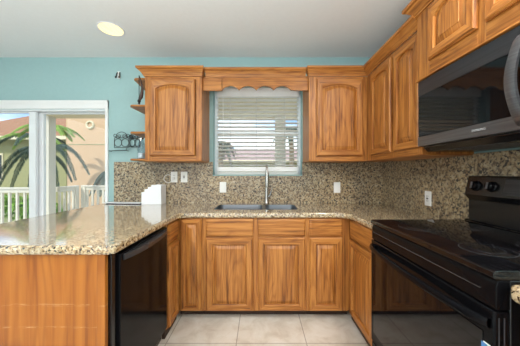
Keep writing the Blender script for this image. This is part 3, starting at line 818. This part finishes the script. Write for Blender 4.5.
# ================================================================== OUTLETS
def plate(fr, a, z, label, kind='outlet', grp=None):
    c = fr.p(a, z, 0)
    t = thing('wall_switch' if kind == 'switch' else 'power_outlet', label, 'switch' if kind == 'switch' else 'outlet', tuple(c), grp)
    m = MB()
    def rg(i, cc): return [fr.p(a - 0.035 + i, z - 0.057 + i, cc), fr.p(a + 0.035 - i, z - 0.057 + i, cc), fr.p(a + 0.035 - i, z + 0.057 - i, cc), fr.p(a - 0.035 + i, z + 0.057 - i, cc)]
    m.loops([rg(0, 0.0006), rg(0, 0.003), rg(0.004, 0.006)]); m.build('cover_plate', 'plastic', t)
    if kind == 'switch':
        m = MB(); fr.box(m, a - 0.016, a + 0.016, z - 0.033, z + 0.033, 0.0062, 0.010); m.build('rocker', 'plastic', t, bevel=0.001)
    else:
        m = MB(); fr.box(m, a - 0.017, a + 0.017, z - 0.035, z + 0.035, 0.0062, 0.008); rc = m.build('receptacle', 'plastic', t, bevel=0.001)
        for dz in (-0.018, 0.018):
            m = MB()
            for da in (-0.007, 0.007): fr.box(m, a + da - 0.0015, a + da + 0.0015, z + dz - 0.005, z + dz + 0.005, 0.0082, 0.0088)
            if kind == 'gfci' and dz > 0: fr.box(m, a - 0.010, a + 0.010, z - 0.006, z + 0.006, 0.0082, 0.0092)
            m.build('socket_slots', 'slot', rc)
    return t
PB = Fr((0, yb0), (1, 0), (0, -1)); PR = Fr((XR - 0.020, 0), (0, 1), (-1, 0))
kb = yb0 / F
px = lambda x, y: ((x - 260) * kb, H - (y - 173) * kb)
plate(PB, *px(174.2, 177), 'white outlet left of its neighbour with a pale cord plugged in', 'outlet')
plate(PB, *px(184.2, 177), 'white outlet with dark centre buttons on backsplash under the left wall cabinet', 'gfci')
plate(PB, *px(223, 187.3), 'white rocker switch on the backsplash just below the window', 'switch')
plate(PB, *px(337, 187.5), 'white rocker switch on the backsplash right of the sink under the corner cabinet', 'switch')
plate(PR, 1.305 * F / 168.3, H - 25.5 * (1.305 / 168.3), 'white outlet on side wall backsplash near the range', 'gfci')
# cord
cx, cz = px(174, 178.5); mb = MB()
mb.box(cx - 0.014, cx + 0.014, yb0 - 0.035, yb0 - 0.0092, cz - 0.014, cz + 0.014)
pl = mb
pts = [(cx - 0.01, yb0 - 0.03, cz - 0.012)]
for a in range(-40, 300, 18):
    pts.append((cx - 0.055 + 0.044 * math.cos(R(-a - 20)), yb0 - 0.016 - 0.006 * (a > 130), cz - 0.002 + 0.042 * math.sin(R(-a - 20))))
t = thing('charger_cord', 'pale charger cord looped beside its plug under the left wall cabinet', 'cord', (cx, yb0, cz))
pl.build('plug', 'cord', t, bevel=0.004); MB().tube(pts, 0.0035, 8).build('cable', 'cord', t)

# ================================================================== BLINDS
by = D + 0.045
t = thing('window_blind', 'white horizontal slat blind half open across the kitchen window', 'blinds', (-0.02, by, WZ1))
bx0, bx1 = -0.468, 0.420
kk = by / F; bz = lambda y: H + (173 - y) * kk
MB().box(bx0, bx1, by - 0.03, by + 0.03, bz(97.5), WZ1 - 0.001).build('head_rail', 'white', t, bevel=0.003)
mb = MB(); ns = 18
zs = [bz(100.5) + (bz(165.5) - bz(100.5)) * i / (ns - 1) for i in range(ns)]
for z in zs:
    tl = -0.005
    mb.prism([(bx0, by - 0.024, z - tl), (bx0, by, z + 0.0025), (bx0, by + 0.024, z + tl), (bx0, by + 0.024, z + tl + 0.0026), (bx0, by, z + 0.0052), (bx0, by - 0.024, z - tl + 0.0026)], (bx1 - bx0, 0, 0))
mb.build('slats', 'slat', t)
MB().box(bx0, bx1, by - 0.026, by + 0.026, bz(171.5), bz(167)).build('bottom_rail', 'white', t, bevel=0.004)
MB().box(bx0 + 0.002, bx1 - 0.002, by - 0.025, by + 0.025, bz(174.6), bz(171.8)).build('bottom_slat_stack', 'slat', t, bevel=0.002)
for x in (-0.325, -0.04, 0.27):
    m = MB()
    for yy in (by - 0.0265, by + 0.0265): m.tube([(x, yy, bz(168)), (x, yy, WZ1 - 0.01)], 0.0014, 6)
    m.build('ladder_cord', 'mark', t)
MB().tube([(-0.40, by - 0.034, bz(98)), (-0.40, by - 0.036, bz(148))], 0.003, 8).build('tilt_wand', 'plastic', t)

# ================================================================== SMALL THINGS
t = thing('recessed_light', 'glowing round recessed ceiling light', 'light', (LAMPS[0][0], LAMPS[0][1], CEIL))
MB().lathe([(0.093, 0), (0.106, 0), (0.106, -0.003), (0.099, -0.006), (0.093, -0.004)], (*LAMPS[0], CEIL - 0.0006), n=40).build('trim_ring', 'white', t)
MB().lathe([(0.0, -0.004), (0.092, -0.004), (0.092, -0.001), (0, -0.001)], (*LAMPS[0], CEIL - 0.0006), n=40).build('lens', 'lamp', t)

# letter sorter
t = thing('letter_sorter', 'white stepped letter sorter standing on the counter against the backsplash', 'desk organizer', (-1.10, 2.45, CT))
z0 = CT + 0.001
k2 = 2.40 / F; sx = lambda x: (x - 260) * k2
steps = [(sx(141.3), 0.110), (sx(144.5), 0.140), (sx(148), 0.165), (sx(151.5), 0.190), (sx(161), 0.0)]
prof = [(sx(161), z0), (sx(161), z0 + 0.195)]
prof += [(sx(151.5), z0 + 0.200), (sx(151.0), z0 + 0.180), (sx(148), z0 + 0.178), (sx(147.6), z0 + 0.158), (sx(144.6), z0 + 0.156), (sx(144.3), z0 + 0.130), (sx(141.4), z0 + 0.124), (sx(141.4), z0)]
MB().prism([(x, 2.40, z) for x, z in prof], (0, 0.004, 0)).build('front_panel', 'paper', t, bevel=0.001)
MB().prism([(x, 2.525, z) for x, z in prof], (0, 0.004, 0)).build('back_panel', 'paper', t, bevel=0.001)
MB().box(sx(141.4), sx(161), 2.4045, 2.5245, z0, z0 + 0.004).build('base', 'paper', t)
for x, h in ((141.4, .122), (144.5, .154), (148, .176), (151.4, .196), (160.6, .194)):
    MB().box(sx(x), sx(x) + 0.0035, 2.4045, 2.5245, z0 + 0.0045, z0 + h).build('divider', 'paper', t)
o = MB().prism([(-1.625, 2.455, CT + 0.0085), (-1.225, 2.425, CT + 0.0085), (-1.225, 2.505, CT + 0.0085), (-1.60, 2.53, CT + 0.0085)], (0, 0, 0.006)).build('paper_stack', 'paper'); tag(o, 'flat white papers on the counter beside the letter sorter', 'papers')
o = MB().prism([(-1.60, 2.47, CT + 0.001), (-1.195, 2.44, CT + 0.001), (-1.195, 2.537, CT + 0.001), (-1.61, 2.537, CT + 0.001)], (0, 0, 0.007)).build('folder', 'navy'); tag(o, 'dark navy folder lying under the white papers on the counter', 'folder')

# wrought iron scroll rack on the wall
t = thing('scroll_rack', 'black wrought iron scroll rack on the teal wall left of the end shelves', 'wall rack', (-1.45, D - 0.02, H + 0.3))
def scroll_panel(x0, x1, z0, z1, y):
    m = MB(); r = 0.0034; wd = x1 - x0; cx = (x0 + x1) / 2; zm = z0 + (z1 - z0) * 0.62
    m.tube([(x0 + 0.01, y, zm), (x1 - 0.01, y, zm)], r, 6); m.tube([(x0 + 0.01, y, z0), (x1 - 0.01, y, z0)], r, 6)
    def P(cx, cz, rad, a0, a1, shrink=1.0, n=16):
        return [(cx + rad * (1 + (shrink - 1) * i / n) * math.cos(R(a0 + (a1 - a0) * i / n)), y, cz + rad * (1 + (shrink - 1) * i / n) * math.sin(R(a0 + (a1 - a0) * i / n))) for i in range(n + 1)]
    m.tube(P(cx, zm, (z1 - zm), 0, 180), r, 6)
    m.tube(P(cx - wd * .16, zm + 0.02, 0.018, -90, 300, 0.4), r, 6); m.tube(P(cx + wd * .16, zm + 0.02, 0.018, 270, -120, 0.4), r, 6)
    m.tube(P(x0 + 0.02, zm + 0.022, 0.022, -60, 330, 0.4), r, 6); m.tube(P(x1 - 0.02, zm + 0.022, 0.022, 240, -150, 0.4), r, 6)
    for s in (-1, 1):
        m.tube([(cx + s * wd * .21 + wd * .22 * math.cos(2 * math.pi * i / 16), y, (z0 + zm) / 2 + (zm - z0) * .42 * math.sin(2 * math.pi * i / 16)) for i in range(17)], r, 6)
    m.tube([(x0 + 0.012, y, z0), (x0 + 0.012, y, zm)], r, 6); m.tube([(x1 - 0.012, y, z0), (x1 - 0.012, y, zm)], r, 6)
    return m
kw = (D - 0.05) / F
sxw = lambda x: (x - 260) * kw; szw = lambda y: H + (173 - y) * kw
scroll_panel(sxw(113.2), sxw(130), szw(147.5), szw(132), D - 0.05).build('scroll_panel', 'iron', t)
kw = (D - 0.012) / F
scroll_panel(sxw(128.8), sxw(141), szw(147), szw(133.5), D - 0.012).build('scroll_panel', 'iron', t)
m = MB(); m.tube([(sxw(111), D - 0.05, szw(151.2)), (sxw(128), D - 0.05, szw(150.8)), (sxw(129.5), D - 0.05, szw(146.8)), (sxw(132), D - 0.012, szw(146.8))], 0.004, 6)
m.tube([(sxw(111), D - 0.05, szw(151.2)), (sxw(111), D - 0.004, szw(151.2))], 0.004, 6); m.tube([(sxw(128), D - 0.05, szw(150.8)), (sxw(128), D - 0.004, szw(150.8))], 0.004, 6)
m.build('base_bar', 'iron', t)

# hanging iron ornament by the end shelves
t = thing('iron_ornament', 'thin black iron ornament with a curved brown blade beside the top shelves', 'ornament', (-1.12, 2.205, H + 0.65))
ox, oy = -1.121, 2.203
MB().tube([(ox, oy, H + 0.905), (ox, oy, H + 0.66)], 0.0035, 8).build('rod', 'iron', t)
MB().lathe([(0.002, 0.068), (0.006, 0.062), (0.005, 0.052), (0.015, 0.036), (0.013, 0.022), (0.006, 0.014), (0.012, 0.004), (0.001, 0)], (ox, oy, H + 0.636), n=14).build('finial', 'iron', t)
q = [(ox + 0.004, oy, H + 0.895), (ox + 0.016, oy, H + 0.86), (ox + 0.026, oy - 0.002, H + 0.82), (ox + 0.031, oy - 0.004, H + 0.78), (ox + 0.028, oy - 0.004, H + 0.74), (ox + 0.020, oy - 0.002, H + 0.70), (ox + 0.008, oy, H + 0.675)]
MB().tube(q, [0.003, 0.005, 0.008, 0.011, 0.014, 0.015, 0.006], 10).build('blade', 'horn', t)

# glass jar
t = thing('glass_jar', 'tall clear glass jar with pale contents on the lowest end shelf', 'jar', (-1.155, 2.31, H + 0.137))
jz = H + 0.137
MB().lathe([(0, 0), (0.028, 0), (0.032, 0.005), (0.032, 0.145), (0.022, 0.165), (0.022, 0.185), (0.020, 0.185), (0.020, 0.165), (0.030, 0.143), (0.030, 0.006), (0, 0.003)], (-1.155, 2.31, jz), n=24).build('body', 'jar', t)
MB().lathe([(0, 0), (0.0285, 0), (0.0285, 0.05), (0, 0.052)], (-1.155, 2.31, jz + 0.0065), n=24).build('contents', 'salt', t)
MB().lathe([(0, 0), (0.024, 0), (0.024, 0.014), (0.022, 0.018), (0, 0.018)], (-1.155, 2.31, jz + 0.186), n=24).build('lid', 'nickel', t)

# little hook on the wall
hx, hz_ = (119 - 260) * D / F, H + (173 - 75.5) * D / F
t = thing('wall_hook', 'tiny dark metal hook high on the teal wall left of the cabinets', 'hook', (hx, D, hz_))
MB().box(hx - 0.014, hx + 0.014, D - 0.005, D - 0.0006, hz_ - 0.035, hz_ + 0.042).build('back_plate', 'plastic', t, bevel=0.001)
for s in (-1, 1):
    MB().tube([(hx + s * 0.012, D - 0.006, hz_ + 0.03), (hx + s * 0.016, D - 0.016, hz_ + 0.01), (hx + s * 0.018, D - 0.022, hz_ - 0.03), (hx + s * 0.018, D - 0.030, hz_ - 0.038), (hx + s * 0.018, D - 0.034, hz_ - 0.02)], 0.006, 8).build('prong', 'iron', t)

# ================================================================== OUTSIDE
LZ = H + 1.147
struct('ground', MB().box(-26, 16, D + WT + 0.01, 40, -0.5, -0.4), 'ground', 'lawn outside')
struct('deck_floor', MB().box(-6.2, 5, D + WT + 0.001, 5.85, -0.39, -0.05), 'deck', 'patio slab outside the glass doors')
struct('porch_roof', MB().box(-4.3, 5, D + WT + 0.001, 5.0, LZ, LZ + 0.25), 'soffit', 'beige patio roof seen through the glass door and window')
def post(x0, x1, y0, y1, label):
    t = thing('porch_post', label, 'post', ((x0 + x1) / 2, 5.0, -0.05))
    MB().box(x0, x1, y0, y1, -0.049, LZ - 0.001).build('shaft', 'rail', t, bevel=0.006)
    MB().box(x0 - 0.02, x1 + 0.02, y0 - 0.02, y1 + 0.02, -0.0485, 0.05).build('plinth', 'rail', t, bevel=0.006)
post(-4.32, -4.22, 4.75, 4.915, 'cream porch post outside behind the glass door')
post(0.31, 0.52, 4.80, 4.97, 'cream porch post seen through the kitchen window blinds')
def railing(x0, y0, x1, y1, label, sp=0.125):
    t = thing('porch_railing', label, 'railing', ((x0 + x1) / 2, (y0 + y1) / 2, -0.05))
    a, b = Vector((x0, y0, 0)), Vector((x1, y1, 0)); d = (b - a); L = d.length; d.normalize(); nn = Vector((-d.y, d.x, 0))
    def bar(z0, z1, hw, nm):
        MB().prism([a + nn * hw + Vector((0, 0, z0)), a - nn * hw + Vector((0, 0, z0)), a - nn * hw + Vector((0, 0, z1)), a + nn * hw + Vector((0, 0, z1))], d * L).build(nm, 'rail', t, bevel=0.004)
    bar(H - 0.325, H - 0.295, 0.06, 'top_rail'); bar(H - 0.40, H - 0.3255, 0.03, 'sub_rail'); bar(0.04, 0.10, 0.03, 'bottom_rail')
    k = int(L / sp)
    for i in range(k):
        c = a + d * (L * (i + 0.5) / k); h = 0.019
        q = [c + d * u * h + nn * v * h for u, v in ((-1, -1), (1, -1), (1, 1), (-1, 1))]
        MB().prism([(p.x, p.y, 0.1005) for p in q], (0, 0, H - 0.4005 - 0.1005)).build('baluster', 'rail', t)
    m = MB(); c = b; m.box(c.x - 0.05, c.x + 0.05, c.y - 0.05, c.y + 0.05, -0.049, H - 0.29); m.build('newel', 'rail', t, bevel=0.004)
railing(-6.1, 4.84, -4.40, 4.84, 'white porch railing left of the porch post', 0.143)
railing(-4.27, 5.0, -4.27, 5.50, 'short shaded run of porch railing right of the porch post', 0.11)
railing(-2.75, 5.62, -4.15, 5.62, 'sunlit white porch railing seen at the right of the glass door', 0.118)

# neighbouring houses
t = thing('neighbor_house', 'beige stucco house wall with a round vent outside the glass door', 'house', (-5.2, 9.5, -0.4))
MB().box(-7.35, -2.6, 9.0, 10.5, -0.399, 4.2).build('wall', 'stucco', t)
zc = H + 48 * 9 / F; xc = -169.5 * 9 / F
MB().lathe([(0.095, 0), (0.095, 0.05), (0.125, 0.07), (0.155, 0.05), (0.165, 0.0)], (xc, 8.9995, zc), (0, -1, 0), 32).build('round_vent', 'cream', t)
MB().lathe([(0.0, 0.0), (0.094, 0.0), (0.094, 0.01), (0, 0.01)], (xc, 8.999, zc), (0, -1, 0), 32).build('vent_screen', 'stucco', t)
m = MB(); m.box(-7.34, -2.61, 8.985, 8.9995, H + 1.07, H + 1.095); m.build('control_joint', 'khaki', t)
m = MB(); m.box(-7.345, -7.31, 8.98, 8.999, -0.39, H + 1.065); m.build('downspout', 'khaki', t)
t = thing('neighbor_house', 'khaki house with a brown hipped roof at the left of the glass door', 'house', (-13, 13, -0.4))
MB().box(-16, -9.3, 12, 17, -0.399, H + 1.75).build('wall', 'khaki', t)
e = H + 1.75
vs = [(-16.6, 11.4, e), (-8.7, 11.4, e), (-8.7, 17.6, e), (-16.6, 17.6, e), (-14.0, 14.5, e + 1.75), (-11.8, 14.5, e + 1.75)]
m = MB(); m.add(vs, [(0, 1, 5, 4), (1, 2, 5), (2, 3, 4, 5), (3, 0, 4), (3, 2, 1, 0)]); m.build('roof', 'shingle', t)
m = MB(); m.box(-16.62, -8.68, 11.36, 11.395, e - 0.14, e + 0.03); m.build('fascia', 'cream', t)
m = MB(); m.box(-13.4, -12.95, 11.96, 11.999, H - 0.4, H + 1.0); wf = m.build('window', 'cream', t)
m = MB(); m.box(-13.34, -13.01, 11.94, 11.959, H - 0.3, H + 0.9); m.build('pane', 'slot', wf)
t = thing('neighbor_house', 'low pale house with a dusty pink roof seen through the kitchen window', 'house', (0, 15, -0.4))
MB().box(-3.2, 3.2, 14, 18, -0.399, H + 0.72).build('wall', 'khaki', t)
e = H + 0.72
m = MB(); m.prism([(-3.6, 13.5, e), (-3.6, 18.5, e), (-3.6, 16, e + 0.9)], (7.2, 0, 0)); m.build('roof', 'pinkroof', t)
m = MB(); m.box(-3.62, 3.62, 13.45, 13.499, e - 0.12, e + 0.02); m.build('fascia', 'cream', t)

def frond(c, az, length, rise, droop, mat, parent, nl=85, ll=0.14):
    """one arching feather leaf: rachis plus hanging leaflets"""
    m = MB(); dirv = Vector((math.cos(az), math.sin(az), 0)); side = Vector((-dirv.y, dirv.x, 0)); P = []
    for i in range(13):
        s = i / 12; P.append(Vector(c) + dirv * length * s * (1 - 0.12 * s) + Vector((0, 0, rise * s - droop * s * s)))
    m.tube(P, [0.022 * (1 - 0.8 * i / 12) for i in range(13)], 5)
    for i in range(nl * 2):
        s = 0.12 + 0.88 * (i + 0.5) / (nl * 2); f = s * 12; k = min(11, int(f)); p = P[k].lerp(P[k + 1], f - k)
        tn = (P[k + 1] - P[k]).normalized()
        L = ll * (math.sin(math.pi * min(1, 0.15 + 0.85 * s)) ** 0.5 * 0.8 + 0.2) * random.uniform(.8, 1.1)
        for sg in (-1, 1):
            dd = (side * sg * 0.75 + tn * 0.55 + Vector((0, 0, random.uniform(-0.75, 0.05)))).normalized()
            wv = tn.cross(dd).cross(dd).normalized() * 0.007
            mid = p + dd * L * 0.5 + Vector((0, 0, 0.01)); tip = p + dd * L + Vector((0, 0, -0.10 * L / 0.3))
            m.add([p, mid + wv, tip, mid - wv], [(0, 1, 2, 3)])
    m.build('frond', mat, parent, fix=False)
def palm(px_, py_, d, label, specs, mats, trunk_r=0.09):
    c = ((px_ - 260) * d / F, d, H + (173 - py_) * d / F)
    t = thing('palm_tree', label, 'palm tree', (c[0], c[1], -0.4))
    hgt = c[2] + 0.4
    m = MB(); L = []
    for i in range(15):
        s = i / 14; L.append((c[0] + 0.03 * math.sin(s * 3), c[1], -0.399 + hgt * s))
    m.tube(L, [trunk_r * (1.3 - 0.5 * i / 14 + 0.05 * (i % 2)) for i in range(15)], 10); m.build('trunk', 'trunk', t)
    for j, (az, ln, ri, dr_) in enumerate(specs): frond(c, R(az), ln, ri, dr_, mats[j % len(mats)] if isinstance(mats, list) else mats, t)
palm(46, 153, 6.6, 'palm with long arching dark fronds outside behind the porch post',
     [(-4, 1.45, 1.25, 1.85), (-14, 1.2, 1.15, 1.9), (8, 0.75, 0.1, 0.9), (-25, 0.7, 0.05, 1.1), (183, 1.55, 1.2, 2.1), (196, 1.25, 0.9, 2.0), (172, 1.35, 1.0, 2.1), (160, 0.9, 0.2, 1.2), (60, 0.9, 1.2, 1.3), (120, 1.0, 1.3, 1.5), (-80, 0.5, 0.3, 1.0)], 'frond')
palm(34, 138, 9.0, 'bushy green palm in front of the brown roofed house',
     [(a, 1.3, 0.7, 1.1) for a in (0, 35, 75, 120, 165, 200, 245, 290, 325)], ['frond2', 'frond'])
palm(50, 128, 7.5, 'bright green palm top rising behind the porch post',
     [(a, 1.0, 0.45, 0.75) for a in (-8, 40, 90, 140, 190, 240, 290, 330)], 'frond2')
palm(113, 172, 7.4, 'low palm against the beige house at the right end of the railing',
     [(a, 0.7, 0.4, 1.1) for a in (160, 180, 205, 230, 130, 100, 0, 40, 270, 310)], 'frond')
palm(291, 130, 8.5, 'palm seen through the right side of the kitchen window',
     [(a, 0.8, 0.45, 1.0) for a in (0, 40, 85, 130, 175, 215, 260, 310)] + [(180, .7, 0.1, 1.1), (0, .7, 0.1, 1.1), (220, .7, 0, 1.2), (320, .7, 0, 1.2)], 'frond')
palm(220, 143, 8.5, 'palm seen through the left side of the kitchen window',
     [(a, 0.75, 0.45, 1.0) for a in (0, 40, 85, 130, 175, 215, 260, 310)] + [(330, .7, 0, 1.2)], 'frond')

def shrub(x, y, z, r, label, mat='shrub'):
    m = MB()
    for i in range(420):
        a, b = random.uniform(0, 2 * math.pi), math.acos(random.uniform(-0.2, 1)); q = r * random.uniform(0.6, 1)
        p = Vector((x + q * math.sin(b) * math.cos(a), y + q * math.sin(b) * math.sin(a), z + q * math.cos(b) * 1.1))
        u = Vector((random.uniform(-1, 1), random.uniform(-1, 1), random.uniform(-.3, 1))).normalized() * 0.09; v = u.cross(Vector((random.uniform(-1, 1), random.uniform(-1, 1), random.uniform(-1, 1)))).normalized() * 0.03
        m.add([p - u, p + v, p + u, p - v], [(0, 1, 2, 3)])
    tag(m.build('shrub', mat, fix=False), label, 'shrub')
shrub(-6.55, 6.3, 0.10, 0.48, 'leafy green shrub behind the railing at the far left edge')
shrub(-5.5, 6.0, 0.02, 0.45, 'leafy green shrub behind the railing next to the porch post')
